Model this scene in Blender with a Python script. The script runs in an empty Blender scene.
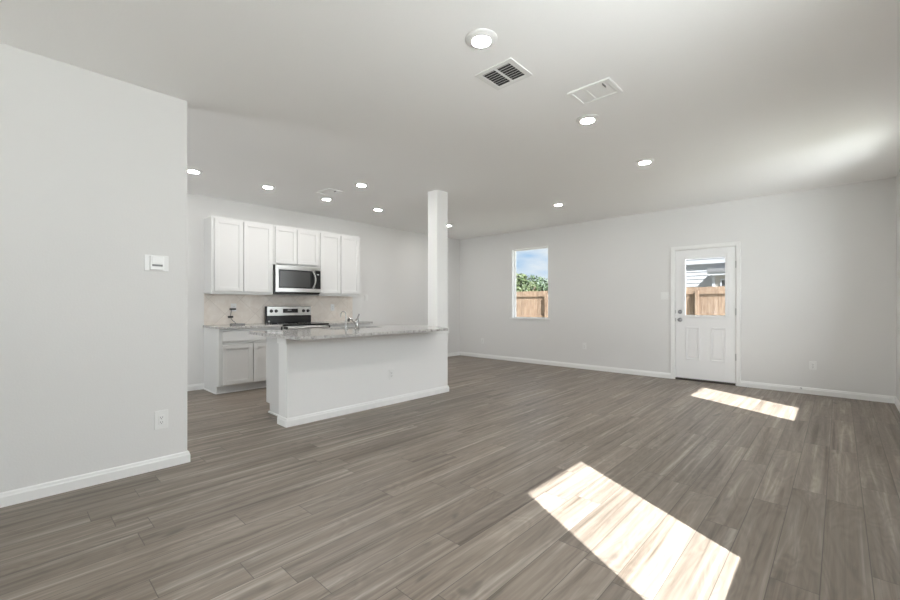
import bpy, bmesh, math, random
from mathutils import Vector, Matrix
random.seed(7)
SC = bpy.context.scene
COL = SC.collection
R = math.radians

# ------------------------------------------------------------------ camera
CAM_H, YAW, FOC = 1.192, .7532, 415.37
cd = bpy.data.cameras.new('camera'); cam = bpy.data.objects.new('camera', cd); COL.objects.link(cam)
cd.sensor_width = 36; cd.lens = FOC / 900 * 36; cd.shift_y = .0055; cd.clip_start = .02
cam.location = (0, 0, CAM_H); cam.rotation_euler = (R(90), 0, YAW)
SC.camera = cam
# ------------------------------------------------------------------ world
W = bpy.data.worlds.new('sky'); SC.world = W; W.use_nodes = True
nt = W.node_tree; nt.nodes.clear()
wo = nt.nodes.new('ShaderNodeOutputWorld'); bg = nt.nodes.new('ShaderNodeBackground')
tc = nt.nodes.new('ShaderNodeTexCoord'); mp = nt.nodes.new('ShaderNodeMapping'); mp.inputs['Scale'].default_value = (2.2, 2.2, 9); mp.inputs['Location'].default_value = (.35, .2, .1)
no = nt.nodes.new('ShaderNodeTexNoise'); no.inputs['Scale'].default_value = 2.6; no.inputs['Detail'].default_value = 6
cr = nt.nodes.new('ShaderNodeValToRGB'); cr.color_ramp.elements[0].position = .38; cr.color_ramp.elements[1].position = .58
cr.color_ramp.elements[0].color = (.34, .53, .76, 1); cr.color_ramp.elements[1].color = (.74, .78, .83, 1)
nt.links.new(tc.outputs['Generated'], mp.inputs[0]); nt.links.new(mp.outputs[0], no.inputs['Vector'])
nt.links.new(no.outputs['Fac'], cr.inputs[0]); nt.links.new(cr.outputs[0], bg.inputs[0]); nt.links.new(bg.outputs[0], wo.inputs[0])
bg.inputs[1].default_value = 1.0
# ------------------------------------------------------------------ sun
sd = bpy.data.lights.new('sun', 'SUN'); sun = bpy.data.objects.new('sun', sd); COL.objects.link(sun)
sd.energy = 23.5; sd.angle = R(.5); sd.color = (.97, .985, 1)
sun.location = (20, -10, 20)
sun.rotation_euler = Vector((-1, .571, -1.132)).to_track_quat('-Z', 'Y').to_euler()
# ------------------------------------------------------------------ room numbers
Lx, Ly, Fy, Rx, Kx, H = -3.61, .9377, 7.354, .5008, -6.58, 2.74
By, WT = -5.0, .14                       # wall behind the camera, wall thickness
# daylight: added area lamps outside unseen windows, imitating light from outdoors
def fill_lamp(name, loc, rot, sx, sy, power, col=(1, .985, .965)):
    l = bpy.data.lights.new(name, 'AREA'); l.shape = 'RECTANGLE'; l.size = sx; l.size_y = sy
    l.energy = power; l.color = col
    o = bpy.data.objects.new(name, l); COL.objects.link(o); o.location = loc; o.rotation_euler = rot
    return o
FILL_TINT = (.92, .96, 1)
GROUND_W, SKY_W, FRONT_W, FOYER_W = 740, 1000, 35, 66
# added panels imitate ground bounce up to the ceiling and level sky light
fill_lamp('fill_ground', (Rx+1.45, .3, .35), (0, R(128), 0), 1.9, 8.6, GROUND_W, FILL_TINT)
fill_lamp('fill_sky', (Rx+1.6, 5.6, 2.45), (0, R(80), 0), 2.2, 11, SKY_W, FILL_TINT)
fill_lamp('fill_front', (-1.55, By-.35, 1.1), (R(120), 0, 0), 3.5, 2.1, FRONT_W, FILL_TINT)  # added fill behind the camera, no known source there
fill_lamp('fill_foyer', (-5.15, -3.4, .9), (R(122), 0, 0), 1.7, 2.1, FOYER_W, FILL_TINT)  # added fill to brighten the kitchen from an invented foyer
LAMP_GLOW = 205.0
# ------------------------------------------------------------------ exposure
SC.view_settings.view_transform = 'Standard'; SC.view_settings.look = 'None'
SC.view_settings.gamma = 1; SC.view_settings.use_curve_mapping = False
SC.view_settings.exposure = .28
SC.cycles.max_bounces = 10; SC.cycles.diffuse_bounces = 7; SC.cycles.glossy_bounces = 4
SC.cycles.transparent_max_bounces = 8; SC.cycles.caustics_reflective = False; SC.cycles.caustics_refractive = False
SC.cycles.sample_clamp_indirect = 6

# ================================================================== helpers
ORG = {}
def setp(o, label=None, cat=None, group=None, kind=None):
    if label: o['label'] = label
    if cat: o['category'] = cat
    if group: o['group'] = group
    if kind: o['kind'] = kind
    return o
def thing(name, label, cat, loc=(0, 0, 0), rz=0, group=None, kind=None):
    o = bpy.data.objects.new(name, None); o.empty_display_size = .1; COL.objects.link(o)
    o.location = loc; o.rotation_euler = (0, 0, rz); ORG[o] = Vector(loc)
    return setp(o, label, cat, group, kind)
class MB:
    def __init__(s): s.bm = bmesh.new()
    def _add(s, verts, faces, bevel=0, seg=2):
        vs = [s.bm.verts.new(v) for v in verts]
        fs = [s.bm.faces.new([vs[i] for i in f]) for f in faces]
        if bevel:
            es = list({e for f in fs for e in f.edges})
            bmesh.ops.bevel(s.bm, geom=es, offset=bevel, segments=seg, affect='EDGES', profile=.6)
        return s
    def box(s, x0, x1, y0, y1, z0, z1, b=0, seg=2):
        v = [(x, y, z) for z in (z0, z1) for y in (y0, y1) for x in (x0, x1)]
        return s._add(v, [(0, 2, 3, 1), (4, 5, 7, 6), (0, 1, 5, 4), (2, 6, 7, 3), (0, 4, 6, 2), (1, 3, 7, 5)], b, seg)
    def prism(s, prof, axis, a0, a1, m0=None, m1=None):
        # prof: 2D loop; axis 'x': prof=(y,z); 'y': prof=(x,z); 'z': prof=(x,y). m0/m1: mitre, shift of the end per unit of prof[0]
        n = len(prof); V = []
        for a, m in ((a0, m0), (a1, m1)):
            for p, q in prof:
                aa = a + (m(p) if m else 0)
                V.append({'x': (aa, p, q), 'y': (p, aa, q), 'z': (p, q, aa)}[axis])
        F = [tuple(range(n)), tuple(range(2*n-1, n-1, -1))] + [(i, i+n, (i+1) % n + n, (i+1) % n) for i in range(n)]
        return s._add(V, F)
    def frame(s, s2c, a0, a1, c0, c1, w, d0, d1, b=0):
        """rectangular frame: plane coords (a,c), depth d ; s2c maps (a,c,d)->xyz ; w=(left,right,bottom,top)"""
        l, r, bt, t = w
        for (p, q, u, v) in ((a0, a0+l, c0, c1), (a1-r, a1, c0, c1), (a0+l, a1-r, c0, c0+bt), (a0+l, a1-r, c1-t, c1)):
            if q-p > 0 and v-u > 0: s.pbox(s2c, p, q, u, v, d0, d1, b)
        return s
    def pbox(s, m, a0, a1, c0, c1, d0, d1, b=0):
        A, B = m(a0, c0, d0), m(a1, c1, d1)
        return s.box(*[f(A[i], B[i]) for i in range(3) for f in (min, max)], b)
    def cyl(s, c, axis, r, h, seg=24, r2=None):
        r2 = r if r2 is None else r2; c = Vector(c)
        ax = {'x': Vector((1, 0, 0)), 'y': Vector((0, 1, 0)), 'z': Vector((0, 0, 1))}.get(axis, axis)
        ax = Vector(ax).normalized(); u = ax.orthogonal().normalized(); w = ax.cross(u)
        V = []
        for k, rr in ((-.5, r), (.5, r2)):
            for i in range(seg):
                t = 2*math.pi*i/seg; V.append(c+ax*(k*h)+(u*math.cos(t)+w*math.sin(t))*rr)
        F = [tuple(range(seg-1, -1, -1)), tuple(range(seg, 2*seg))] + [(i, (i+1) % seg, (i+1) % seg+seg, i+seg) for i in range(seg)]
        return s._add(V, F)
    def lathe(s, c, prof, axis='z', seg=32):
        c = Vector(c); ax = {'x': Vector((1, 0, 0)), 'y': Vector((0, 1, 0)), 'z': Vector((0, 0, 1))}[axis]
        u = ax.orthogonal().normalized(); w = ax.cross(u); rings = []
        for r, h in prof:
            if r < 1e-6: rings.append([s.bm.verts.new(c+ax*h)])
            else: rings.append([s.bm.verts.new(c+ax*h+(u*math.cos(2*math.pi*i/seg)+w*math.sin(2*math.pi*i/seg))*r) for i in range(seg)])
        for A, B in zip(rings, rings[1:]):
            for i in range(seg):
                j = (i+1) % seg
                if len(A) == 1 and len(B) == 1: continue
                if len(A) == 1: s.bm.faces.new((A[0], B[i], B[j]))
                elif len(B) == 1: s.bm.faces.new((A[i], B[0], A[j]))
                else: s.bm.faces.new((A[i], B[i], B[j], A[j]))
        return s
    def tube(s, pts, r, seg=12, radii=None):
        pts = [Vector(p) for p in pts]; n = len(pts); rings = []; up = None
        for i, p in enumerate(pts):
            t = (pts[min(i+1, n-1)]-pts[max(i-1, 0)]).normalized()
            if up is None: up = t.orthogonal().normalized()
            up = (up-t*up.dot(t)).normalized(); w = t.cross(up); rr = radii[i] if radii else r
            rings.append([s.bm.verts.new(p+(up*math.cos(2*math.pi*k/seg)+w*math.sin(2*math.pi*k/seg))*rr) for k in range(seg)])
        for A, B in zip(rings, rings[1:]):
            for k in range(seg): s.bm.faces.new((A[k], A[(k+1) % seg], B[(k+1) % seg], B[k]))
        s.bm.faces.new(rings[0][::-1]); s.bm.faces.new(rings[-1]); return s
    def link(s, name, m, parent=None, smooth=False, org=None, local=False):
        """coordinates given in world (unless local); stored about the thing's origin"""
        bm = s.bm; bmesh.ops.recalc_face_normals(bm, faces=bm.faces)
        o0 = Vector((0, 0, 0))
        if parent is not None:
            o0 = ORG[parent]
        elif org is not None: o0 = Vector(org)
        if not local and o0.length: bmesh.ops.translate(bm, verts=bm.verts, vec=-o0)
        me = bpy.data.meshes.new(name); bm.to_mesh(me); bm.free()
        if smooth:
            for p in me.polygons: p.use_smooth = True
            me.set_sharp_from_angle(angle=R(38))
        me.materials.append(m)
        o = bpy.data.objects.new(name, me); COL.objects.link(o)
        if parent is not None: o.parent = parent
        else: o.location = o0
        ORG[o] = o0
        return o
def dup(root, loc, rz=None, label=None, group=None):
    r = root.copy(); COL.objects.link(r); r.location = loc
    if rz is not None: r.rotation_euler = (0, 0, rz)
    if label: r['label'] = label
    if group: r['group'] = group
    def kids(src, dst):
        for ch in list(src.children):
            c = ch.copy(); COL.objects.link(c); c.parent = dst
            if 'label' in c and ch.get('label') is None: del c['label']
            kids(ch, c)
    kids(root, r); return r

# ================================================================== materials
def mat(name, col, rough=.5, metal=0, spec=.5, bump=None, emit=None, coat=0):
    m = bpy.data.materials.new(name); m.use_nodes = True; n = m.node_tree.nodes; b = n['Principled BSDF']
    b.inputs['Base Color'].default_value = (*col, 1); b.inputs['Roughness'].default_value = rough
    b.inputs['Metallic'].default_value = metal; b.inputs['Specular IOR Level'].default_value = spec
    b.inputs['Coat Weight'].default_value = coat
    if emit: b.inputs['Emission Color'].default_value = (*emit[0], 1); b.inputs['Emission Strength'].default_value = emit[1]
    if bump:
        sc, st, dist = bump; L = m.node_tree.links
        t = n.new('ShaderNodeTexCoord'); x = n.new('ShaderNodeTexNoise'); x.inputs['Scale'].default_value = sc; x.inputs['Detail'].default_value = 3
        k = n.new('ShaderNodeBump'); k.inputs['Strength'].default_value = st; k.inputs['Distance'].default_value = dist
        L.new(t.outputs['Object'], x.inputs['Vector']); L.new(x.outputs['Fac'], k.inputs['Height']); L.new(k.outputs[0], b.inputs['Normal'])
    return m
class NG:
    def __init__(s, m): s.t = m.node_tree; s.n = s.t.nodes; s.l = s.t.links
    def set(s, sock, v):
        if hasattr(v, 'is_output') or isinstance(v, bpy.types.NodeSocket): s.l.new(v, sock)
        else: sock.default_value = v
    def math(s, op, a, b=0, c=0):
        x = s.n.new('ShaderNodeMath'); x.operation = op; s.set(x.inputs[0], a); s.set(x.inputs[1], b); s.set(x.inputs[2], c); return x.outputs[0]
    def xyz(s, x, y, z):
        c = s.n.new('ShaderNodeCombineXYZ'); s.set(c.inputs[0], x); s.set(c.inputs[1], y); s.set(c.inputs[2], z); return c.outputs[0]
    def sep(s, v):
        c = s.n.new('ShaderNodeSeparateXYZ'); s.l.new(v, c.inputs[0]); return c.outputs
    def obj(s): return s.n.new('ShaderNodeTexCoord').outputs['Object']
    def noise(s, v, scale, detail=4, dist=0, rough=.5):
        x = s.n.new('ShaderNodeTexNoise'); s.l.new(v, x.inputs['Vector']); x.inputs['Scale'].default_value = scale
        x.inputs['Detail'].default_value = detail; x.inputs['Distortion'].default_value = dist; x.inputs['Roughness'].default_value = rough; return x.outputs['Fac']
    def white(s, v):
        x = s.n.new('ShaderNodeTexWhiteNoise'); x.noise_dimensions = '3D'; s.l.new(v, x.inputs['Vector']); return x.outputs['Value']
    def ramp(s, f, stops):
        x = s.n.new('ShaderNodeValToRGB'); e = x.color_ramp.elements
        while len(e) < len(stops): e.new(.5)
        for k, (p, c) in zip(e, stops): k.position = p; k.color = (*c, 1)
        s.l.new(f, x.inputs[0]); return x.outputs[0]
    def mix(s, f, a, b, mode='MIX'):
        x = s.n.new('ShaderNodeMix'); x.data_type = 'RGBA'; x.blend_type = mode; s.set(x.inputs[0], f)
        s.set(x.inputs[6], a if not isinstance(a, tuple) else (*a, 1)); s.set(x.inputs[7], b if not isinstance(b, tuple) else (*b, 1)); return x.outputs[2]
    def bump(s, h, st, d):
        x = s.n.new('ShaderNodeBump'); x.inputs['Strength'].default_value = st; x.inputs['Distance'].default_value = d; s.l.new(h, x.inputs['Height']); return x.outputs[0]

M = {}
M['wall'] = mat('wall_paint', (.76, .755, .745), .75, bump=(90, .25, .002), spec=.3)
M['island'] = mat('island_paint', (.84, .838, .83), .6, bump=(90, .25, .002), spec=.3)
M['ceil'] = mat('ceiling_paint', (.90, .897, .89), .85, bump=(70, .3, .002), spec=.2)
M['trim'] = mat('trim_paint', (.86, .86, .85), .35)
M['cab'] = mat('cabinet_paint', (.70, .70, .692), .38)
M['doorp'] = mat('door_paint', (.84, .84, .84), .4)
M['plastic'] = mat('white_plastic', (.82, .82, .81), .3)
M['plastic_grey'] = mat('grey_plastic', (.22, .22, .22), .4)
M['slot'] = mat('dark_slot', (.05, .05, .05), .6)
M['vent'] = mat('vent_metal', (.78, .78, .77), .45)
M['ventdark'] = mat('duct_dark', (.035, .035, .035), .8)
M['black'] = mat('black_enamel', (.012, .012, .013), .22)
M['blackp'] = mat('black_plastic', (.02, .018, .017), .45)
M['steel'] = mat('brushed_steel', (.56, .555, .54), .3, 1.0, bump=(60, .05, .001))
M['chrome'] = mat('chrome', (.72, .72, .73), .12, 1.0)
M['faucet'] = mat('brushed_nickel', (.34, .335, .33), .25, 1.0)
M['nickel'] = mat('satin_nickel', (.38, .38, .39), .28, 1.0)
M['dglass'] = mat('oven_glass', (.03, .03, .032), .06)
M['mglass'] = mat('microwave_glass', (.055, .055, .054), .22)
M['lens'] = mat('lamp_lens', (.95, .95, .93), .4, emit=((1, .98, .955), LAMP_GLOW))
M['mark'] = mat('pale_print', (.6, .6, .6), .5)
M['thresh'] = mat('threshold_bronze', (.06, .05, .045), .5, .3)
M['caulk'] = mat('hinge_metal', (.6, .6, .6), .35, .8)
M['siding'] = mat('white_siding', (.25, .253, .265), .6)
M['beige'] = mat('beige_siding', (.24, .222, .20), .6)
M['roof'] = mat('roof_shingle', (.10, .10, .105), .9)
M['ext'] = mat('outside_wall', (.62, .60, .56), .8)
def glass():
    m = bpy.data.materials.new('window_glass'); m.use_nodes = True; g = NG(m); g.n.clear()
    o = g.n.new('ShaderNodeOutputMaterial'); mx = g.n.new('ShaderNodeMixShader'); t = g.n.new('ShaderNodeBsdfTransparent'); s = g.n.new('ShaderNodeBsdfGlossy')
    s.inputs['Roughness'].default_value = .02; t.inputs[0].default_value = (.97, .98, .975, 1)
    ge = g.n.new('ShaderNodeNewGeometry'); dt = g.n.new('ShaderNodeVectorMath'); dt.operation = 'DOT_PRODUCT'
    g.l.new(ge.outputs['Normal'], dt.inputs[0]); g.l.new(ge.outputs['Incoming'], dt.inputs[1])
    f = g.math('ADD', .03, g.math('MULTIPLY', .9, g.math('POWER', g.math('SUBTRACT', 1, g.math('ABSOLUTE', dt.outputs['Value'])), 5)))
    g.l.new(f, mx.inputs[0]); g.l.new(t.outputs[0], mx.inputs[1]); g.l.new(s.outputs[0], mx.inputs[2]); g.l.new(mx.outputs[0], o.inputs[0]); return m
M['glass'] = glass()
def floor_mat():
    m = mat('vinyl_plank', (.3, .26, .22), .36); g = NG(m); b = g.n['Principled BSDF']
    x, y, z = g.sep(g.obj()); PW, PL = .1635, 1.22
    xr = g.math('DIVIDE', g.math('SUBTRACT', x, .104), PW); row = g.math('FLOOR', xr); fx = g.math('FRACT', xr)
    yr = g.math('ADD', g.math('DIVIDE', y, PL), g.white(g.xyz(row, 3.1, 0))); colu = g.math('FLOOR', yr); fy = g.math('FRACT', yr)
    rid = g.white(g.xyz(row, colu, 1.7)); rid2 = g.white(g.xyz(row, colu, 8.3))
    off = g.math('MULTIPLY', rid, 40)
    # long soft grain, fine grain, cathedral figure
    v1 = g.xyz(g.math('ADD', x, off), g.math('MULTIPLY', y, .032), off)
    n1 = g.noise(v1, 21, 5, .5, .58)
    v2 = g.xyz(g.math('ADD', x, off), g.math('MULTIPLY', y, .035), off)
    n2 = g.noise(v2, 130, 3, .2, .6)
    v3 = g.xyz(g.math('ADD', x, off), g.math('MULTIPLY', y, .2), off)
    n3 = g.noise(v3, 6, 2, .7)
    ring = g.math('FRACT', g.math('MULTIPLY', n3, 12)); ring = g.math('ABSOLUTE', g.math('SUBTRACT', ring, .5))
    base = g.ramp(n1, [(.27, (.088, .066, .049)), (.42, (.190, .154, .123)), (.56, (.242, .201, .164)), (.72, (.39, .34, .29))])
    tone = g.math('ADD', .84, g.math('MULTIPLY', rid2, .24))
    c = g.mix(1, base, g.xyz(tone, tone, tone), 'MULTIPLY')
    fine = g.math('ADD', .86, g.math('MULTIPLY', n2, .28)); c = g.mix(1, c, g.xyz(fine, fine, fine), 'MULTIPLY')
    rg = g.math('ADD', .90, g.math('MULTIPLY', ring, .36)); c = g.mix(1, c, g.xyz(rg, rg, rg), 'MULTIPLY')
    # dark knots
    v4 = g.xyz(g.math('ADD', x, off), g.math('MULTIPLY', y, .3), off); kn = g.noise(v4, 11, 2, .4)
    kf = g.math('MULTIPLY', g.math('MAXIMUM', g.math('SUBTRACT', kn, .66), 0), 6); c = g.mix(g.math('MINIMUM', kf, .75), c, (.09, .075, .062))
    ex = g.math('MULTIPLY', g.math('MINIMUM', fx, g.math('SUBTRACT', 1, fx)), PW); ey = g.math('MULTIPLY', g.math('MINIMUM', fy, g.math('SUBTRACT', 1, fy)), PL)
    seam = g.math('LESS_THAN', g.math('MINIMUM', ex, ey), .0017)
    c = g.mix(g.math('MULTIPLY', seam, .75), c, (.06, .05, .042))
    g.l.new(c, b.inputs['Base Color'])
    hgt = g.math('SUBTRACT', g.math('MULTIPLY', n2, .25), seam); g.l.new(g.bump(hgt, .25, .0012), b.inputs['Normal'])
    b.inputs['Roughness'].default_value = .42; b.inputs['Specular IOR Level'].default_value = .55; return m
M['floor'] = floor_mat()
def granite():
    m = mat('grey_granite', (.5, .5, .49), .12); g = NG(m); b = g.n['Principled BSDF']; o = g.obj()
    n1 = g.noise(o, 38, 5, .3, .7); n2 = g.noise(o, 120, 3, 0, .7); n3 = g.noise(o, 9, 3)
    c = g.ramp(n1, [(.30, (.09, .086, .082)), (.40, (.27, .26, .25)), (.50, (.46, .45, .435)), (.66, (.62, .61, .595))])
    d = g.ramp(n2, [(.34, (.07, .065, .06)), (.40, (1, 1, 1))]); c = g.mix(.65, c, d, 'MULTIPLY')
    c = g.mix(g.math('MULTIPLY', n3, .35), c, (.58, .56, .54)); g.l.new(c, b.inputs['Base Color']); return m
M['granite'] = granite()
def tile():
    m = mat('beige_tile', (.5, .46, .4), .4); g = NG(m); b = g.n['Principled BSDF']; x, y, z = g.sep(g.obj())
    S = .305; a = g.math('DIVIDE', g.math('ADD', y, z), S*1.41421); q = g.math('DIVIDE', g.math('SUBTRACT', g.math('SUBTRACT', y, z), .12), S*1.41421)
    a = g.math('ADD', a, .0); fa, fq = g.math('FRACT', a), g.math('FRACT', q)
    rid = g.white(g.xyz(g.math('FLOOR', a), g.math('FLOOR', q), 2))
    n = g.noise(g.xyz(g.math('MULTIPLY', rid, 30), y, z), 9, 5, .8)
    c = g.ramp(n, [(.3, (.75, .68, .61)), (.7, (.84, .785, .725))])
    t = g.math('ADD', .94, g.math('MULTIPLY', rid, .1)); c = g.mix(1, c, g.xyz(t, t, t), 'MULTIPLY')
    e = g.math('MINIMUM', g.math('MINIMUM', fa, g.math('SUBTRACT', 1, fa)), g.math('MINIMUM', fq, g.math('SUBTRACT', 1, fq)))
    s = g.math('LESS_THAN', e, .008); c = g.mix(s, c, (.66, .60, .535)); g.l.new(c, b.inputs['Base Color'])
    g.l.new(g.bump(g.math('SUBTRACT', 1, s), .3, .002), b.inputs['Normal']); return m
M['tile'] = tile()
def fencewood():
    m = mat('cedar_fence', (.5, .33, .2), .8); g = NG(m); b = g.n['Principled BSDF']; x, y, z = g.sep(g.obj())
    k = g.math('FLOOR', g.math('DIVIDE', x, .143)); rid = g.white(g.xyz(k, 1, 2))
    n = g.noise(g.xyz(g.math('ADD', x, g.math('MULTIPLY', rid, 9)), y, g.math('MULTIPLY', z, .12)), 26, 5, .6)
    c = g.ramp(n, [(.3, (.10, .063, .040)), (.5, (.165, .107, .070)), (.72, (.22, .162, .114))])
    t = g.math('ADD', .75, g.math('MULTIPLY', rid, .4)); g.l.new(g.mix(1, c, g.xyz(t, t, t), 'MULTIPLY'), b.inputs['Base Color']); return m
M['fence'] = fencewood()
def leafm(name, a, c2):
    m = mat(name, a, .6); g = NG(m); b = g.n['Principled BSDF']
    g.l.new(g.ramp(g.noise(g.obj(), 3.5, 3), [(.3, a), (.7, c2)]), b.inputs['Base Color']); return m
M['leaf'] = leafm('leaves', (.025, .05, .016), (.085, .10, .035)); M['leaf2'] = leafm('darker_leaves', (.018, .042, .017), (.055, .08, .035))
M['bark'] = mat('bark', (.16, .11, .08), .9, bump=(20, .6, .02)); M['grass'] = leafm('dry_lawn', (.30, .30, .24), (.40, .39, .34))

# ================================================================== setting
def struct(mb, name, m, label, cat='wall', **k): return setp(mb.link(name, m, **k), label, cat, kind='structure')
X0, X1, Y0, Y1 = Kx-WT, Rx+WT, By-WT, Fy+WT
struct(MB().box(X0, X1, Y0, Y1, -.12, 0), 'floor', M['floor'], 'grey brown wood look plank floor across the whole room', 'floor')
struct(MB().box(X0, X1, Y0, Y1, H, H+.15), 'ceiling', M['ceil'], 'flat white textured ceiling over the whole room', 'ceiling')
WZ0, WZ1 = .906, 2.372
def wall_x(mb, y0, y1, xa, xb, holes):      # wall along x, holes (x0,x1,z0,z1)
    x = xa
    for h in sorted(holes):
        mb.box(x, h[0], y0, y1, 0, H)
        if h[2] > 0: mb.box(h[0], h[1], y0, y1, 0, h[2])
        mb.box(h[0], h[1], y0, y1, h[3], H); x = h[1]
    mb.box(x, xb, y0, y1, 0, H); return mb
def wall_y(mb, x0, x1, ya, yb, holes):
    y = ya
    for h in sorted(holes):
        mb.box(x0, x1, y, h[0], 0, H); mb.box(x0, x1, h[0], h[1], 0, h[2]); mb.box(x0, x1, h[0], h[1], h[3], H); y = h[1]
    mb.box(x0, x1, y, yb, 0, H); return mb
WX0, WX1 = -5.095, -4.214
DX0, DX1, DZ = -1.948, -1.098, 2.075
struct(wall_x(MB(), Fy, Fy+WT, X0, X1, [(WX0, WX1, WZ0, WZ1), (DX0, DX1, 0, DZ)]), 'wall_back', M['wall'], 'far pale grey wall with the window and the glazed door')
RW = [(1.045, 1.897), (4.945, 5.797), (-2.855, -2.003)]
struct(wall_y(MB(), Rx, Rx+WT, By, Fy, [(a, b, WZ0, WZ1) for a, b in RW]), 'wall_right', M['wall'], 'pale grey wall at the right edge of the photo')
struct(MB().box(Kx-WT, Kx, -3.0, Fy, 0, H), 'wall_kitchen', M['wall'], 'pale grey wall behind the kitchen cabinets')
struct(MB().box(Lx-.12, Lx, By, Ly, 0, H, .006), 'wall_left', M['wall'], 'near pale grey wall at left carrying the thermostat')
struct(wall_x(MB(), -3.0-WT, -3.0, Kx, Lx-.12, [(-6.0, -4.3, .1, 2.4)]), 'wall_foyer', M['wall'], 'pale grey wall with an added glass opening at the end of the unseen foyer behind the near left wall')
struct(wall_x(MB(), By-WT, By, Lx-.12, X1, [(-3.3, .2, .1, 2.45)]), 'wall_front', M['wall'], 'pale grey wall behind the camera')
# half wall of the island
IX, IXb, IY0, IY1 = -3.932, -4.115, 1.868, 4.148
struct(MB().box(IXb, IX, IY0, IY1, 0, .874, .004), 'wall_island', M['island'], 'pale grey half wall under the front of the island countertop')
# baseboards
BB = [(0, 0), (.015, 0), (.015, .058), (.011, .066), (.009, .078), (.004, .085), (0, .085)]
def bbx(mb, x0, x1, y, s, m0=0, m1=0): return mb.prism([(y+s*p, q) for p, q in BB], 'x', x0, x1, (lambda v: -m0*abs(v-y)), (lambda v: m1*abs(v-y)))
def bby(mb, y0, y1, x, s, m0=0, m1=0): return mb.prism([(x+s*p, q) for p, q in BB], 'y', y0, y1, (lambda v: -m0*abs(v-x)), (lambda v: m1*abs(v-x)))
def base(mb, name, label): return struct(mb, name, M['trim'], label, 'baseboard')
b = MB(); bbx(b, Kx, -1.99, Fy, -1, -1, 0); bbx(b, -1.052, Rx, Fy, -1, 0, -1); base(b, 'baseboard_back', 'white baseboard along the far wall either side of the door')
base(bby(MB(), By, Fy, Rx, -1, 0, -1), 'baseboard_right', 'white baseboard along the right edge wall')
b = MB(); bby(b, By, Ly, Lx, 1, 0, 1); bbx(b, Lx-.12, Lx, Ly, 1, 0, 1); base(b, 'baseboard_left', 'white baseboard along the near left wall with the thermostat')
b = MB(); bby(b, -3.0, 1.912, Kx, 1); bby(b, 4.36, Fy, Kx, 1, 0, -1); base(b, 'baseboard_kitchen', 'white baseboard along the kitchen wall')
b = MB(); bby(b, IY0, IY1, IX, 1, 1, 1); bbx(b, IXb, IX, IY0, -1, 0, 1); bbx(b, IXb, IX, IY1, 1, 0, 1); base(b, 'baseboard_island', 'white baseboard wrapping the island half wall')
# trim board under the bar overhang
b = MB(); b.box(IX, IX+.016, IY0-.016, IY1+.016, .808, .873, .003); b.box(IXb, IX, IY0-.016, IY0, .808, .873, .003); b.box(IXb, IX, IY1, IY1+.016, .808, .873, .003)
struct(b, 'trim_1', M['trim'], 'white trim board under the island countertop', 'trim')

# ---------------------------------------------------------------- windows
def window(name, label, kind_axis, a0, a1, wall, out):
    """kind_axis 'x': window lies in wall along x at y=wall, outward dir +1/-1"""
    if kind_axis == 'x': m = lambda a, c, d: (a, wall+out*d, c); loc = ((a0+a1)/2, wall, WZ0)
    else: m = lambda a, c, d: (wall+out*d, a, c); loc = (wall, (a0+a1)/2, WZ0)
    t = thing(name, label, 'window', loc, kind='structure')
    MB().frame(m, a0, a1, WZ0, WZ1, (.03, .03, .03, .03), .085, .135, .003).link('window_frame', M['trim'], t)
    b = MB(); b.pbox(m, a0, a0+.012, WZ0, WZ1, .0, .085); b.pbox(m, a1-.012, a1, WZ0, WZ1, 0, .085); b.pbox(m, a0, a1, WZ1-.012, WZ1, 0, .085); b.link('window_return', M['trim'], t)
    MB().pbox(m, a0+.028, a1-.028, WZ0+.028, WZ1-.028, .108, .113).link('glass', M['glass'], t)
    b = MB(); b.pbox(m, a0-.035, a1+.035, WZ0-.006, WZ0+.014, -.03, .0, .003); b.pbox(m, a0, a1, WZ0-.0, WZ0+.014, 0, .085); b.link('window_sill', M['trim'], t)
    return t
window('window_1', 'white framed picture window on the far wall showing trees and fence', 'x', WX0, WX1, Fy, 1)
window('window_2', 'picture window on the right wall beside the camera, outside the photo', 'y', *RW[0], Rx, 1)
window('window_3', 'picture window on the right wall towards the far end, outside the photo', 'y', *RW[1], Rx, 1)
window('added_window_5', 'added unseen window on the right wall behind the camera, outside the photo', 'y', *RW[2], Rx, 1)  # unseen window added so more sun bounces to the ceiling
m = lambda a, c, d: (a, By-d, c)
t = thing('added_window_4', 'added wide glass opening in the unseen wall behind the camera', 'window', (-1.55, By, .1), kind='structure')  # unseen glazing added to let fill light in from behind
b = MB(); b.frame(m, -3.3, .2, .1, 2.45, (.05, .05, .05, .05), .06, .12); b.pbox(m, -1.58, -1.52, .15, 2.40, .06, .12); b.link('window_frame', M['trim'], t)
MB().pbox(m, -3.26, .16, .14, 2.41, .09, .095).link('glass', M['glass'], t)

m = lambda a, c, d: (a, -3.0-d, c)
t = thing('added_window_6', 'added glazed opening in the unseen foyer behind the near left wall', 'window', (-5.15, -3.0, .1), kind='structure')  # unseen glazing added to light the kitchen side
b = MB(); b.frame(m, -6.0, -4.3, .1, 2.4, (.05, .05, .05, .05), .06, .12); b.pbox(m, -5.18, -5.12, .15, 2.35, .06, .12); b.link('window_frame', M['trim'], t)
MB().pbox(m, -5.96, -4.34, .14, 2.36, .09, .095).link('glass', M['glass'], t)
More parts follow.
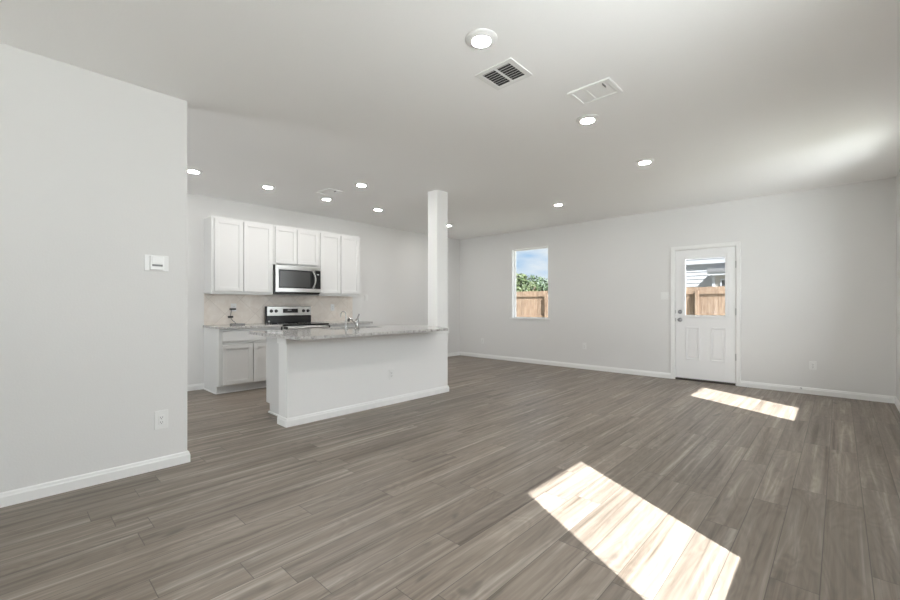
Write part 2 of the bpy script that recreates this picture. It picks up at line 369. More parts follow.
# ---------------------------------------------------------------- glazed door
t = thing('door_1', 'white half glazed back door with two raised panels below the glass', 'door', (-1.523, Fy, 0), kind='structure')
dm = lambda a, c, d: (a, Fy+d, c)
SX0, SX1, SZ0, SZ1, SD = -1.925, -1.121, .034, 2.058, .012      # slab
GX0, GX1, GZ0, GZ1 = -1.787, -1.246, 1.03, 1.92
b = MB(); b.frame(dm, SX0, SX1, SZ0, SZ1, (GX0-SX0, SX1-GX1, GZ0-SZ0, SZ1-GZ1), SD, SD+.045, .001); slab = b.link('door_slab', M['doorp'], t)
b = MB(); CAS = .052
def cprof(o, i): return None
for z, bx in ((0, (-1.99, -1.938)), (0, (-1.104, -1.052))):
    b.box(bx[0], bx[1], Fy-.017, Fy, 0, 2.123, .004)
    o = bx[0] if bx[0] < -1.5 else bx[1]-.016
    b.box(o, o+.016, Fy-.022, Fy-.016, 0, 2.123, .002)
b.box(-1.938, -1.104, Fy-.017, Fy, 2.071, 2.123, .004); b.box(-1.974, -1.068, Fy-.022, Fy-.016, 2.107, 2.123, .002)
b.link('door_casing', M['trim'], t)
b = MB(); b.box(DX0, SX0-.003, Fy, Fy+.12, 0, DZ); b.box(SX1+.003, DX1, Fy, Fy+.12, 0, DZ); b.box(DX0, DX1, Fy, Fy+.12, SZ1+.003, DZ)
b.link('door_jamb', M['trim'], t)
MB().box(DX0+.02, DX1-.02, Fy+.002, Fy+.13, 0, .026, .004).link('threshold', M['thresh'], t)
b = MB(); b.frame(dm, GX0-.045, GX1+.045, GZ0-.045, GZ1+.045, (.047, .047, .047, .047), SD-.010, SD+.002, .003)
b.frame(dm, GX0-.032, GX1+.032, GZ0-.032, GZ1+.032, (.036, .036, .036, .036), SD-.015, SD-.008, .003)
lf = b.link('glass_frame', M['doorp'], t)
MB().pbox(dm, GX0-.002, GX1+.002, GZ0-.002, GZ1+.002, SD+.018, SD+.022).link('glass', M['glass'], lf)
for a0, a1 in ((-1.782, -1.582), (-1.440, -1.238)):
    b = MB(); b.frame(dm, a0, a1, .330, .848, (.020,)*4, SD-.014, SD+.001, .005)
    b.pbox(dm, a0+.040, a1-.040, .370, .808, SD-.011, SD+.001, .007); b.link('raised_panel', M['doorp'], t)
def knob_prof(lock):
    return [(.032, 0), (.032, .004), (.026, .010), (.013, .013), (.012, .03), (.020, .036), (.027, .046), (.027, .056), (.018, .064), (0, .066)] if not lock else [(.032, 0), (.032, .008), (.028, .014), (.018, .018), (.012, .026), (0, .027)]
for nm, z, lk in (('deadbolt', 1.082, True), ('door_knob', .955, False)):
    bb = MB(); bb.lathe((0, 0, 0), knob_prof(lk), 'y'); 
    if lk: bb.box(-.005, .005, .02, .042, -.016, .016, .002)
    bmesh.ops.rotate(bb.bm, verts=bb.bm.verts, cent=(0, 0, 0), matrix=Matrix.Rotation(math.pi, 3, 'X'))
    bmesh.ops.translate(bb.bm, verts=bb.bm.verts, vec=(-1.858, Fy+SD, z)); k = bb.link(nm, M['nickel'], t, True)
    k['label'] = 'satin nickel deadbolt turn' if lk else 'satin nickel round door knob'
    MB().box(SX0-.006, SX0+.004, Fy+SD-.004, Fy+SD+.03, z-.028, z+.028, .002).link('latch_plate', M['nickel'], t)
for z in (1.79, 1.09, .42):
    b = MB(); b.cyl((SX1+.006, Fy+.004, z), 'z', .008, .1, 12); b.box(SX1-.004, SX1+.01, Fy+.004, Fy+.012, z-.05, z+.05); b.link('hinge', M['caulk'], t, True)

# ---------------------------------------------------------------- column on the island
pt = thing('support_column', 'square white column standing on the end of the island up to the ceiling', 'column', ((IX+IXb)/2, 4.05, .874))
MB().box(IXb, IX, 3.945, IY1, .874, H, .004).link('shaft', M['trim'], pt)

# ================================================================== kitchen wall
CX = Kx+.335                                                   # upper cabinet front
km = lambda a, c, d: (CX+d, a, c)
def shaker(parent, a0, a1, c0, c1, m, name='door', rail=.052):
    o = MB().frame(m, a0, a1, c0, c1, (rail,)*4, .002, .021, .0015).link(name, M['cab'], parent)
    b = MB(); b.pbox(m, a0+rail-.004, a1-rail+.004, c0+rail-.004, c1-rail+.004, .003, .011)
    b.frame(m, a0+rail-.001, a1-rail+.001, c0+rail-.001, c1-rail+.001, (.008,)*4, .008, .0165, .002)
    b.link(name+'_panel', M['cab'], o); return o
def upper(y0, y1, z0, z1, doors, label, dz0, dz1):
    t = thing('upper_cabinet', label, 'cabinet', (Kx, (y0+y1)/2, z0), group='white wall cabinets')
    b = MB(); b.box(Kx, CX-.018, y0, y1, z0+.012, z1-.004); b.link('carcass', M['cab'], t)
    b = MB(); b.frame(km, y0, y1, z0, z1, (.034, .034, .036, .03), -.018, 0, .001); b.pbox(km, (doors[0][1]+doors[1][0])/2-.02, (doors[0][1]+doors[1][0])/2+.02, z0+.036, z1-.03, -.018, 0)
    b.link('face_frame', M['cab'], t)
    for a0, a1 in doors: shaker(t, a0, a1, dz0, dz1, km)
    return t
upper(1.907, 2.752, 1.345, 2.413, [(1.941, 2.312), (2.324, 2.732)], 'white two door wall cabinet at left, above the outlet with black plugs', 1.385, 2.379)
upper(2.754, 3.508, 1.806, 2.413, [(2.778, 3.115), (3.127, 3.490)], 'short white two door wall cabinet directly above the microwave', 1.832, 2.379)
upper(3.510, 4.318, 1.345, 2.413, [(3.530, 3.902), (3.916, 4.286)], 'white two door wall cabinet at right, between microwave and bare wall', 1.385, 2.379)
# base cabinets
FX = Kx+.60
fm = lambda a, c, d: (FX+d, a, c)
def basecab(y0, y1, label, endshoe):
    t = thing('base_cabinet', label, 'cabinet', (Kx, (y0+y1)/2, 0), group='white base cabinets on the kitchen wall')
    b = MB(); b.box(Kx, FX-.018, y0, y1, .105, .872); b.link('carcass', M['cab'], t)
    b = MB(); b.frame(fm, y0, y1, .105, .872, (.036, .036, .03, .03), -.018, 0, .001); b.pbox(fm, y0+.036, y1-.036, .664, .698, -.018, 0); b.pbox(fm, (y0+y1)/2-.02, (y0+y1)/2+.02, .13, .68, -.018, 0)
    b.link('face_frame', M['cab'], t)
    MB().box(Kx, FX-.078, y0, y1, 0, .105).link('toe_kick', M['cab'], t)
    b = MB(); b.box(FX-.078, FX-.064, y0-.012, y1, 0, .018, .005)
    if endshoe: b.box(Kx+.016, FX-.07, y0-.014, y0, 0, .018, .005)
    b.link('shoe_molding', M['trim'], t)
    d = MB(); d.pbox(fm, y0+.038, y1-.030, .702, .836, .002, .021, .002); d.link('drawer', M['cab'], t)
    mid = (y0+y1)/2+.015
    shaker(t, y0+.038, mid-.006, .120, .658, fm); shaker(t, mid+.006, y1-.03, .120, .658, fm)
basecab(1.912, 2.752, 'white base cabinet with one drawer over two doors, left of the range', True)
basecab(3.512, 4.340, 'white base cabinet right of the range, mostly hidden by the island', False)
for y0, y1, lb in ((1.895, 2.755, 'grey granite countertop on the wall cabinets left of the range'), (3.510, 4.365, 'grey granite countertop on the wall cabinets right of the range')):
    setp(MB().box(Kx+.01, Kx+.645, y0, y1, .873, .903, .003).link('countertop', M['granite'], org=(Kx, y0, .873)), lb, 'countertop', 'wall countertops')
setp(MB().box(Kx+.001, Kx+.009, 1.912, 4.372, .903, 1.345).link('backsplash', M['tile'], org=(Kx, 1.912, .903)), 'beige diagonal tile backsplash under the wall cabinets', 'backsplash')

# ---------------------------------------------------------------- microwave
t = thing('microwave', 'stainless over the range microwave hung under the short wall cabinet', 'microwave', (Kx, 3.13, 1.372))
MX = Kx+.375; mm = lambda a, c, d: (MX+d, a, c); my0, my1, mz0, mz1 = 2.758, 3.504, 1.372, 1.802
MB().box(Kx+.012, MX, my0, my1, mz0, mz1, .004).link('body', M['black'], t)
b = MB(); b.pbox(mm, my0+.004, my1, 1.745, mz1, 0, .024, .006)
for k in range(14): b.pbox(mm, my0+.05+k*.048, my0+.085+k*.048, 1.786, 1.792, .020, .0245)
v = b.link('vent_strip', M['steel'], t)
d = MB().frame(mm, my0+.004, 3.405, 1.392, 1.745, (.046, .004, .060, .012), 0, .026, .003).link('door', M['steel'], t)
MB().pbox(mm, my0+.048, 3.402, 1.450, 1.735, .004, .022, .002).link('door_glass', M['black'], d)
MB().pbox(mm, my0+.072, 3.325, 1.472, 1.712, .018, .0235, .002).link('window', M['mglass'], d)
cp = MB().pbox(mm, 3.408, my1, 1.450, 1.745, 0, .024, .003).link('control_panel', M['black'], t)
b = MB(); b.pbox(mm, 3.438, 3.475, 1.676, 1.688, .022, .0248); b.link('display_mark', M['mark'], cp)
b = MB(); b.pbox(mm, 3.408, my1, 1.392, 1.450, 0, .025, .003); b.link('lower_trim', M['steel'], t)
pts = [(MX+.020+.052*math.sin(math.pi*i/12), 3.372+.018*math.sin(math.pi*i/12), 1.458+.272*i/12) for i in range(13)]
MB().tube(pts, .011, 10).link('handle', M['steel'], t, True)
MB().box(Kx+.02, MX-.01, my0+.01, my1-.01, mz0-.010, mz0+.002).link('underside', M['blackp'], t)

# ---------------------------------------------------------------- range
t = thing('range', 'stainless electric range with black cooktop and rear control panel', 'stove', (Kx, 3.13, 0))
ry0, ry1, RF = 2.760, 3.505, Kx+.645
MB().box(Kx+.03, RF-.03, ry0, ry1, .06, .882, .003).link('body', M['black'], t)
b = MB(); b.box(Kx+.03, RF+.012, ry0-.001, ry1+.001, .882, .904, .007); ct = b.link('cooktop', M['black'], t)
for (x, y, r) in ((Kx+.22, 2.95, .08), (Kx+.22, 3.32, .1), (Kx+.46, 2.95, .1), (Kx+.46, 3.32, .08)):
    MB().lathe((x, y, .9042), [(r, 0), (r, .0006), (r-.005, .0006), (r-.005, 0)], 'z', 40).link('burner_ring', M['plastic_grey'], ct)
bg_ = MB().box(Kx+.02, Kx+.075, ry0-.004, ry1, .896, 1.170, .004).link('backguard', M['black'], t)
pm = lambda a, c, d: (Kx+.076+d, a, c)
MB().pbox(pm, ry0+.012, ry1, 1.022, 1.166, -.004, .006, .003).link('control_panel', M['steel'], bg_)
MB().pbox(pm, ry0+.008, ry1-.002, .907, 1.018, -.002, .016, .005).link('vent_panel', M['black'], bg_)
lm = MB().cyl((Kx+.0925, ry0+.035, .935), 'x', .014, .003, 20).link('round_mark', M['mark'], bg_)
for y in (2.835, 2.912, 3.372, 3.450):
    b = MB(); b.lathe((Kx+.081, y, 1.096), [(.0, .0), (.027, 0), (.026, .006), (.021, .010), (.018, .028), (.0, .029)], 'x', 24); b.box(Kx+.10, Kx+.113, y-.004, y+.004, 1.080, 1.112, .001)
    b.link('knob', M['blackp'], bg_, True)
dp = MB().pbox(pm, 3.022, 3.272, 1.066, 1.130, .004, .009, .002).link('display', M['black'], bg_)
b = MB(); b.pbox(pm, 3.10, 3.16, 1.104, 1.114, .008, .0098)
b.link('display_mark', M['mark'], dp)
od = MB().box(RF-.030, RF, ry0+.003, ry1-.003, .25, .877, .004).link('oven_door', M['steel'], t)
MB().box(RF-.002, RF+.003, ry0+.09, ry1-.09, .36, .70, .002).link('oven_window', M['dglass'], od)
MB().tube([(RF+.058, ry0+.035, .853), (RF+.058, ry1-.035, .853)], .014, 14).link('handle', M['steel'], od, True)
for y in (ry0+.028, ry1-.028):
    MB().box(RF-.002, RF+.074, y-.014, y+.014, .836, .872, .005).link('handle_bracket', M['blackp'], od)
MB().box(RF-.030, RF-.002, ry0+.003, ry1-.003, .07, .243, .004).link('storage_drawer', M['steel'], t)
for x in (Kx+.1, RF-.1):
    for y in (ry0+.06, ry1-.06): MB().cyl((x, y, .03), 'z', .02, .06, 12).link('foot', M['blackp'], t)

# ================================================================== island
t = thing('island_cabinet', 'white base cabinet run behind the island half wall', 'cabinet', (-4.42, 3.0, 0))
ix0, ix1, iy0, iy1 = -4.685, IXb-.003, 2.0, 4.05
b = MB(); b.box(ix0+.018, ix1, iy0, iy1, .105, .66); b.box(ix0+.018, ix1, iy0, 2.50, .66, .873); b.box(ix0+.018, ix1, 3.45, iy1, .66, .873)
b.box(ix0+.018, ix0+.03, 2.5, 3.45, .66, .873); b.box(ix1-.03, ix1, 2.5, 3.45, .66, .873); b.link('carcass', M['cab'], t)
MB().box(ix0, ix1, iy0-.012, iy0, .105, .873, .002).link('end_panel', M['cab'], t)
MB().box(ix0+.085, ix1, iy0-.010, iy1, 0, .105).link('toe_kick', M['cab'], t)
b = MB(); b.box(ix0+.074, ix1, iy0-.024, iy0-.010, 0, .020, .005); b.box(ix0+.070, ix0+.085, iy0-.024, iy1, 0, .020, .005); b.link('shoe_molding', M['trim'], t)
im = lambda a, c, d: (ix0+.018-d, a, c)
for k in range(4): shaker(t, iy0+.02+k*.50, iy0+.50+k*.50, .12, .86, im)
# countertop with sink cut-out
SKX0, SKX1, SKY0, SKY1 = -4.635, -4.285, 2.58, 3.36
TX0, TX1, TY0, TY1, TZ = -4.700, -3.535, 1.797, 3.940, .905
b = MB(); O = [(TX0, TY0), (TX1, TY0), (TX1, TY1), (TX0, TY1)]
def rr(x0, x1, y0, y1, r, n=5):
    P = []
    for cx, cy, a in ((x1-r, y0+r, -90), (x1-r, y1-r, 0), (x0+r, y1-r, 90), (x0+r, y0+r, 180)):
        P += [(cx+r*math.cos(R(a+90*i/n)), cy+r*math.sin(R(a+90*i/n))) for i in range(n+1)]
    return P
O = rr(TX0, TX1, TY0, TY1, .012, 4); O = [p for p in O if not (p[0] > -4 and p[1] > 3)]; k_ = next(i for i, p in enumerate(O) if p[1] > 3); O[k_:k_] = [(TX1, 3.735), (TX1-.012, 3.752), (IX+.018, TY1)]; I = rr(SKX0, SKX1, SKY0, SKY1, .06)
ot = [b.bm.verts.new((x, y, TZ)) for x, y in O]; it = [b.bm.verts.new((x, y, TZ)) for x, y in I]
es = [b.bm.edges.new((v[i], v[(i+1) % len(v)])) for v in (ot, it) for i in range(len(v))]
r_ = bmesh.ops.triangle_fill(b.bm, use_beauty=True, edges=es); fs = [f for f in r_['geom'] if isinstance(f, bmesh.types.BMFace)]
ex = bmesh.ops.extrude_face_region(b.bm, geom=fs); bmesh.ops.translate(b.bm, verts=[v for v in ex['geom'] if isinstance(v, bmesh.types.BMVert)], vec=(0, 0, -.031))
bmesh.ops.bevel(b.bm, geom=[e for e in b.bm.edges if abs(e.verts[0].co.z-TZ) < 1e-5 and abs(e.verts[1].co.z-TZ) < 1e-5 and len(e.link_faces) == 2 and abs(e.link_faces[0].normal.dot(e.link_faces[1].normal)) < .5], offset=.003, segments=2, affect='EDGES')
setp(b.link('countertop', M['granite'], org=(-4.15, 2.87, .874)), 'wide grey granite countertop of the island with a sink cut into it', 'countertop')
# sink
t = thing('sink', 'undermount stainless sink set in the island countertop', 'sink', (-4.475, 2.97, .68))
P = rr(SKX0-.006, SKX1+.006, SKY0-.006, SKY1+.006, .06); b = MB(); n = len(P)
lv = [[b.bm.verts.new((x, y, z)) for x, y in rr(SKX0-e, SKX1+e, SKY0-e, SKY1+e, .06)] for z, e in ((.873, .022), (.873, .004), (.70, .0), (.688, -.02))]
for A, B in zip(lv, lv[1:]):
    for i in range(n): b.bm.faces.new((A[i], A[(i+1) % n], B[(i+1) % n], B[i]))
b.bm.faces.new(lv[-1]); b.link('basin', M['steel'], t, True)
MB().lathe((-4.475, 2.97, .689), [(0, .004), (.03, .004), (.043, .002), (.045, 0)], 'z').link('drain', M['chrome'], t, True)
# faucet
fx, fy = -4.205, 2.862
t = thing('faucet', 'brushed nickel single lever kitchen faucet on the island countertop beside the sink', 'faucet', (fx, fy, TZ))
MB().lathe((fx, fy, TZ), [(.0, 0), (.030, 0), (.030, .006), (.024, .012), (.021, .016), (.020, .085), (.022, .10), (.018, .112), (0, .118)], 'z').link('body', M['faucet'], t, True)
sp = [(fx, fy, TZ+.05), (fx-.04, fy, TZ+.075), (fx-.09, fy-.004, TZ+.105), (fx-.13, fy-.006, TZ+.122), (fx-.155, fy-.008, TZ+.122), (fx-.17, fy-.009, TZ+.105), (fx-.173, fy-.009, TZ+.085)]
MB().tube(sp, .013, 12, [.015, .014, .013, .013, .014, .016, .016]).link('spout', M['faucet'], t, True)
MB().tube([(fx, fy, TZ+.105), (fx+.004, fy+.010, TZ+.135), (fx+.0, fy+.03, TZ+.178)], .008, 10, [.013, .010, .008]).link('lever', M['faucet'], t, True)
sx, sy = -4.20, 2.705
t = thing('filter_tap', 'slim gooseneck tap on the island countertop left of the main faucet', 'faucet', (sx, sy, TZ))
MB().lathe((sx, sy, TZ), [(0, 0), (.022, 0), (.022, .005), (.012, .012), (.009, .05), (0, .052)], 'z').link('body', M['faucet'], t, True)
MB().tube([(sx, sy, TZ+.045), (sx, sy, TZ+.17)]+[(sx-.055+.055*math.cos(R(a)), sy, TZ+.17+.04*math.sin(R(a))) for a in range(20, 181, 20)]+[(sx-.11, sy, TZ+.14)], .0055, 10).link('spout', M['faucet'], t, True)
# ================================================================== small wall fittings (built facing -y)
def plate(name, label, cat, loc, rz, w=.072, h=.116, kind='outlet', group=None):
    t = thing(name, label, cat, loc, rz, group)
    MB().box(-w/2, w/2, -.006, 0, -h/2, h/2, .0025).link('cover_plate', M['plastic'], t, local=True)
    if kind == 'outlet':
        r = MB().box(-.017, .017, -.009, -.004, -.034, .034, .0015).link('receptacle', M['plastic'], t, local=True)
        b = MB()
        for z in (.017, -.017):
            b.box(-.008, -.0055, -.0096, -.008, z-.004, z+.005); b.box(.0055, .008, -.0096, -.008, z-.004, z+.005); b.cyl((0, -.0088, z-.010), 'y', .0028, .0016, 10)
        b.link('slots', M['slot'], r, local=True)
    else:
        n = kind
        for k in range(n):
            x = (k-(n-1)/2)*.046
            s = MB().box(x-.0165, x+.0165, -.009, -.004, -.033, .033, .0015).link('rocker', M['plastic'], t, local=True)
    return t
for o in (): pass
FA, LE = 0, R(90)
G1 = 'white wall outlets'
plate('wall_outlet', 'white duplex outlet low on the near left wall below the thermostat', 'outlet', (Lx, .770, .356), LE, .084, .135, group=G1)
plate('wall_outlet', 'white outlet low on the far wall right of the door', 'outlet', (-.259, Fy, .384), FA, group=G1)
plate('wall_outlet', 'white outlet low on the far wall midway between window and door', 'outlet', (-3.463, Fy, .428), FA, group=G1)
plate('wall_outlet', 'white outlet low on the far wall left of the window', 'outlet', (-5.888, Fy, .380), FA, group=G1)
plate('wall_outlet', 'white outlet on the island half wall', 'outlet', (IX, 3.160, .360), LE, group=G1)
plate('wall_outlet', 'white outlet on the tile backsplash right of the range', 'outlet', (Kx+.009, 3.954, 1.147), LE, group=G1)
plate('wall_outlet', 'white outlet on the tile backsplash left of the range with a black plug', 'outlet', (Kx+.009, 2.303, 1.155), LE, .078, .116, group=G1)
plate('light_switch', 'white double rocker light switch beside the back door', 'switch', (-2.084, Fy, 1.340), FA, .116, .118, 2, 'white light switches')
plate('light_switch', 'white single rocker light switch on the kitchen wall right of the cabinets', 'switch', (Kx, 4.684, 1.330), LE, .072, .116, 1, 'white light switches')
# plug, hanging adapter with cord, flat device on the counter
PX = Kx+.019
t = thing('power_plug', 'black plug pushed into the backsplash outlet left of the range', 'plug', (PX, 2.284, 1.133))
MB().box(PX, PX+.035, 2.243, 2.325, 1.118, 1.144, .006).link('plug_body', M['blackp'], t)
t = thing('inline_switch', 'small black inline box hanging on a cord against the backsplash', 'adapter', (Kx+.012, 2.258, 1.016))
MB().box(Kx+.010, Kx+.032, 2.222, 2.294, 1.002, 1.030, .006).link('box', M['blackp'], t)
MB().tube([(Kx+.03, 2.27, 1.118), (Kx+.028, 2.262, 1.08), (Kx+.022, 2.258, 1.03)], .003, 8).link('cord', M['blackp'], t, True)
MB().tube([(Kx+.022, 2.26, 1.004), (Kx+.03, 2.285, .960), (Kx+.05, 2.31, .935), (Kx+.10, 2.31, .911), (Kx+.17, 2.27, .906), (Kx+.25, 2.25, .9065)], .003, 8).link('cord', M['blackp'], t, True)
t = thing('control_box', 'flat grey device lying on the countertop left of the range', 'device', (Kx+.31, 2.25, .903))
MB().box(Kx+.255, Kx+.37, 2.165, 2.335, .903, .926, .004).link('case', M['plastic_grey'], t)
MB().box(Kx+.27, Kx+.355, 2.18, 2.24, .925, .929, .002).link('cover', M['blackp'], t)
# thermostat
t = thing('thermostat', 'white thermostat with small grey display on the near left wall', 'thermostat', (Lx, .740, 1.494), LE)
MB().box(-.0735, .0735, -.008, 0, -.057, .057, .0035).link('back_plate', M['plastic'], t, local=True)
b = MB().box(-.042, .042, -.028, -.006, -.050, .052, .005).link('housing', M['plastic'], t, local=True)
MB().box(-.030, .033, -.0295, -.026, -.024, -.010, .001).link('display', M['plastic_grey'], b, local=True)
MB().box(-.030, .030, -.0300, -.026, -.004, .046, .002).link('front_cover', M['plastic'], b, local=True)
# door stop
t = thing('door_stop', 'small spring door stop on the far baseboard right of the door', 'door stop', (-.379, Fy-.015, .066))
b = MB(); b.cyl((-.379, Fy-.019, .066), 'y', .012, .008, 16); pts = [(-.379+.006*math.cos(i*.9), Fy-.02-i*.0009, .066+.006*math.sin(i*.9)) for i in range(62)]; b.tube(pts, .0016, 5); b.link('spring', M['nickel'], t, True)
MB().cyl((-.379, Fy-.082, .066), 'y', .009, .012, 14).link('rubber_tip', M['plastic'], t, True)

# ================================================================== ceiling fittings
def make_light(loc, label):
    t = thing('recessed_light', label, 'ceiling light', loc, group='round recessed ceiling lights')
    MB().lathe((0, 0, 0), [(.093, 0), (.093, -.004), (.088, -.008), (.062, -.017), (.054, -.017), (.053, -.012)], 'z', 40).link('trim_ring', M['plastic'], t, True, local=True)
    MB().lathe((0, 0, 0), [(.0532, -.012), (.0530, -.0175), (.045, -.0195), (.025, -.0205), (0, -.021)], 'z', 40).link('lens', M['lens'], t, True, local=True)
    return t
LI = [(-1.520, 1.888, 'largest round ceiling light, nearest the dark louvered vent'),
      (-1.530, 3.305, 'round ceiling light just beyond the white closed register'),
      (-1.530, 4.700, 'round ceiling light closest to the back door'),
      (-3.142, 5.782, 'round ceiling light over open floor between column and back door'),
      (-5.527, 5.838, 'round ceiling light just right of the column, near the far corner'),
      (-4.470, 3.107, 'round ceiling light directly over the island countertop'),
      (-5.432, 4.093, 'kitchen ceiling light nearest the column, above the bare wall'),
      (-5.440, 3.177, 'kitchen ceiling light beside the small kitchen vent'),
      (-5.440, 2.328, 'kitchen ceiling light in front of the left wall cabinet'),
      (-5.424, 1.468, 'kitchen ceiling light at the edge of the near left wall')]
proto = None
for x, y, lb in LI:
    if proto is None: proto = make_light((x, y, H), lb)
    else: dup(proto, (x, y, H), label=lb)
# return grille with dark gaps
t = thing('return_grille', 'square ceiling vent with dark gaps between louvers in two columns', 'vent', (-1.645, 2.283, H))
gx0, gx1, gy0, gy1 = -1.792, -1.498, 2.152, 2.412
cm = lambda a, c, d: (a, c, H-d)
MB().frame(cm, gx0, gx1, gy0, gy1, (.038, .038, .034, .034), 0, .008, .003).link('frame', M['vent'], t)
MB().box(gx0+.03, gx1-.03, gy0+.03, gy1-.03, H-.0015, H-.0003).link('backing', M['ventdark'], t)
MB().box(-1.652, -1.638, gy0+.03, gy1-.03, H-.008, H-.001).link('divider', M['vent'], t)
for k in range(8):
    y = gy0+.040+k*.0257
    for a0, a1 in ((gx0+.036, -1.652), (-1.638, gx1-.036)):
        b = MB(); b._add([(a0, y-.004, H-.008), (a1, y-.004, H-.008), (a1, y+.006, H-.002), (a0, y+.006, H-.002), (a0, y-.0025, H-.009), (a1, y-.0025, H-.009), (a1, y+.0075, H-.003), (a0, y+.0075, H-.003)],
               [(0, 1, 2, 3), (7, 6, 5, 4), (0, 4, 5, 1), (1, 5, 6, 2), (2, 6, 7, 3), (3, 7, 4, 0)]); b.link('louver', M['vent'], t)
def register(x0, x1, y0, y1, split, axis, label, lever):
    t = thing('air_register', label, 'vent', ((x0+x1)/2, (y0+y1)/2, H), group='white ceiling registers')
    MB().frame(cm, x0, x1, y0, y1, (.028,)*4, 0, .012, .003).link('frame', M['trim'], t)
    MB().box(x0+.02, x1-.02, y0+.02, y1-.02, H-.002, H-.0004).link('backing', M['trim'], t)
    n = 9
    secs = [(x0+.028, split-.004, y0+.028, y1-.028), (split+.004, x1-.028, y0+.028, y1-.028)] if axis == 'x' else [(x0+.028, x1-.028, y0+.028, split-.004), (x0+.028, x1-.028, split+.004, y1-.028)]
    for si, (a, b_, c, d) in enumerate(secs):
        for k in range(n):
            y = c+(d-c)*(k+.5)/n; w = (d-c)/n*.46
            MB().prism([(y-w, H-.0015), (y-w, H-.0025), (y+w, H-.0065), (y+w, H-.0045)], 'x', a, b_).link('louver', M['trim'], t)
    if axis == 'x': MB().box(split-.005, split+.005, y0+.02, y1-.02, H-.008, H-.001).link('divider', M['trim'], t)
    else: MB().box(x0+.02, x1-.02, split-.005, split+.005, H-.008, H-.001).link('divider', M['trim'], t)
    b = MB(); b.box(*lever, H-.016, H-.005, .001); b.link('damper_lever', M['plastic_grey'], t); return t
register(-1.451, -1.142, 2.793, 3.042, -1.33, 'x', 'white closed ceiling register between the two nearest ceiling lights', (-1.205, -1.199, 2.835, 2.885))
register(-5.245, -4.925, 2.905, 3.152, 3.02, 'y', 'small white ceiling register above the kitchen aisle', (-5.005, -4.955, 3.035, 3.041))

# ================================================================== outside
struct(MB().box(-45, 40, -25, 60, -.5, -.2), 'ground', M['grass'], 'dry lawn and ground outside the house', 'ground')
FY = 13.4
t = thing('wooden_fence', 'tall cedar privacy fence with top rail across the back yard', 'fence', (-5, FY, -.2))
b = MB(); x = -16.0; rnd = random.Random(3)
for i in range(140):
    x = -16+i*.143; b.box(x+.0015, x+.1415, FY, FY+.018, -.15, 1.70+rnd.uniform(-.006, .006))
b.link('pickets', M['fence'], t)
MB().box(-16, 4, FY-.040, FY, 1.50, 1.695, .003).link('top_rail', M['fence'], t)
MB().box(-16, 4, FY-.04, FY, .72, .81, .003).link('middle_rail', M['fence'], t)
MB().box(-16, 4, FY-.04, FY, .0, .09, .003).link('bottom_rail', M['fence'], t)
for k in range(-5, 3):
    x = -2.93+k*2.395; MB().box(x-.045, x+.045, FY-.13, FY-.04, -.2, 1.60, .004).link('post', M['fence'], t)
# neighbour's house
HY = 20.0
t = thing('neighbour_house', 'white sided single storey house behind the fence, seen through the door', 'house', (-4, HY, -.2))
b = MB(); 
for k in range(20):
    z = -.2+k*.155; b.prism([(HY, z), (HY-.022, z), (HY-.004, z+.155), (HY, z+.155)], 'x', -8.0, 4.5)
b.box(-8.0, 4.5, HY, HY+8, -.2, 2.9); b.link('siding', M['siding'], t)
b = MB(); b.box(-8.3, 4.8, HY-.14, HY-.10, 2.90, 3.12); b.box(-8.3, 4.8, HY-.12, HY, 2.90, 2.93); b.link('fascia', M['siding'], t)
MB().prism([(HY-.14, 3.10), (HY+4, 4.6), (HY+8.2, 3.10), (HY+8.2, 3.06), (HY+4, 4.5), (HY-.14, 3.08)], 'x', -8.3, 4.8).link('roof', M['roof'], t)
wx, wy = -3.63, 18.9
b = MB()
for k in range(17):
    z = -.2+k*.155; b.prism([(wy, z), (wy-.022, z), (wy-.004, z+.155), (wy, z+.155)], 'x', wx, 1.0)
b.box(wx, 1.0, wy, HY, -.2, 2.36); b.link('wing_siding', M['beige'], t)
MB().box(wx-.01, wx+.10, wy-.04, wy+.08, -.2, 2.36).link('corner_board', M['siding'], t)
MB().box(wx-.13, 1.1, wy-.20, HY, 2.34, 2.47).link('wing_fascia', M['siding'], t)
MB().prism([(wy-.24, 2.47), (wy-.24, 2.61), (HY, 2.68), (HY, 2.47)], 'x', wx-.15, 1.15).link('wing_roof', M['roof'], t)
w = MB().frame(lambda a, c, d: (a, wy-.03-d, c), -3.36, -2.55, 1.55, 2.20, (.05,)*4, 0, .03).link('window_frame', M['siding'], t)
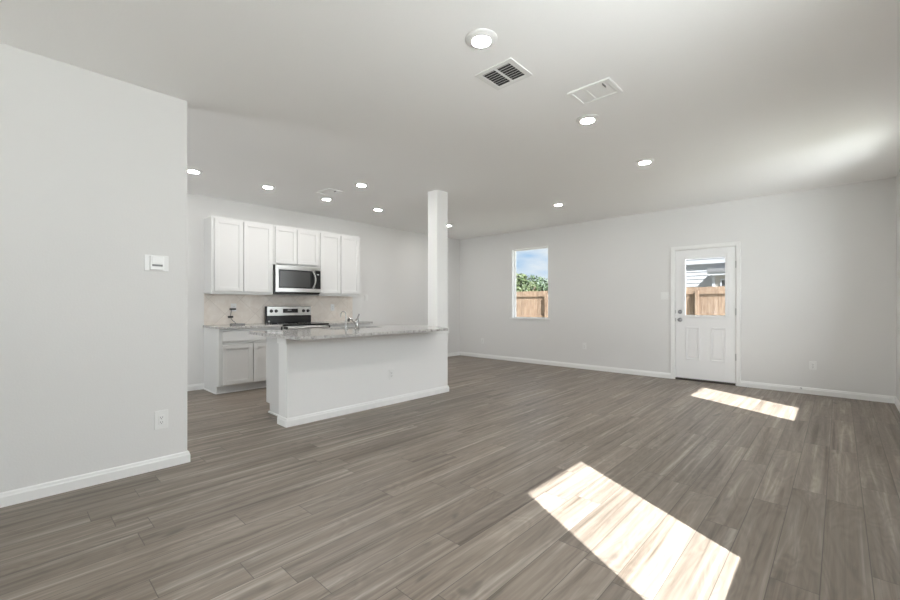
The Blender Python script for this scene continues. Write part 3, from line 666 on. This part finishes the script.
b = MB(); b.box(-3.32, -2.59, wy-.035, wy-.025, 1.59, 2.16); b.link('window_pane', M['dglass'], w)
# trees beyond the fence
def tree(x, y, h, w, label, m, seed, n=2600):
    rnd = random.Random(seed); t = thing('tree', label, 'tree', (x, y, -.2), group='trees beyond the fence')
    b = MB(); b.tube([(x, y, -.2), (x+.05, y, h*.3), (x-.03, y+.05, h*.6)], .1, 8, [.13, .10, .05])
    for k in range(5):
        a = rnd.uniform(0, 6.3); b.tube([(x+.04, y, h*.3), (x+.4*w*math.cos(a), y+.4*w*math.sin(a), h*rnd.uniform(.55, .8))], .03, 6, [.06, .015])
    b.link('trunk', M['bark'], t, True)
    blobs = []
    for k in range(16):
        zz = rnd.uniform(.28, .92); rr_ = w*.5*(1-abs(zz-.45)*1.1); a = rnd.uniform(0, 6.3); q = rnd.uniform(.1, 1)*rr_
        blobs.append((x+q*math.cos(a), y+q*math.sin(a), zz*h, rnd.uniform(.14, .24)*w))
    b = MB()
    for i in range(n):
        cx, cy, cz, r = rnd.choice(blobs); d = Vector((rnd.gauss(0, 1), rnd.gauss(0, 1), rnd.gauss(0, 1))).normalized()*r*rnd.uniform(.55, 1.05)
        p = Vector((cx, cy, cz))+d; s = rnd.uniform(.05, .11); u = Vector((rnd.gauss(0, 1), rnd.gauss(0, 1), rnd.gauss(0, 1))).normalized(); v = u.orthogonal().normalized()
        q = [p+u*s*1.6, p+v*s*.6, p-u*s*1.2, p-v*s*.6]; b.bm.faces.new([b.bm.verts.new(c) for c in q])
    b.link('foliage', m, t)
def at(u, y):
    k = (u-450)/FOC; return y*(k*math.cos(YAW)-math.sin(YAW))/(k*math.sin(YAW)+math.cos(YAW))
tree(at(520.5, 20), 20, 2.95, 2.2, 'taller yellow green tree at left in the window above the fence', M['leaf'], 1)
tree(at(537, 24), 24, 2.95, 2.9, 'rounded green tree at right in the window above the fence', M['leaf2'], 2)
tree(at(507, 26), 26, 3.2, 2.6, 'green tree partly hidden by the left window frame', M['leaf2'], 5)
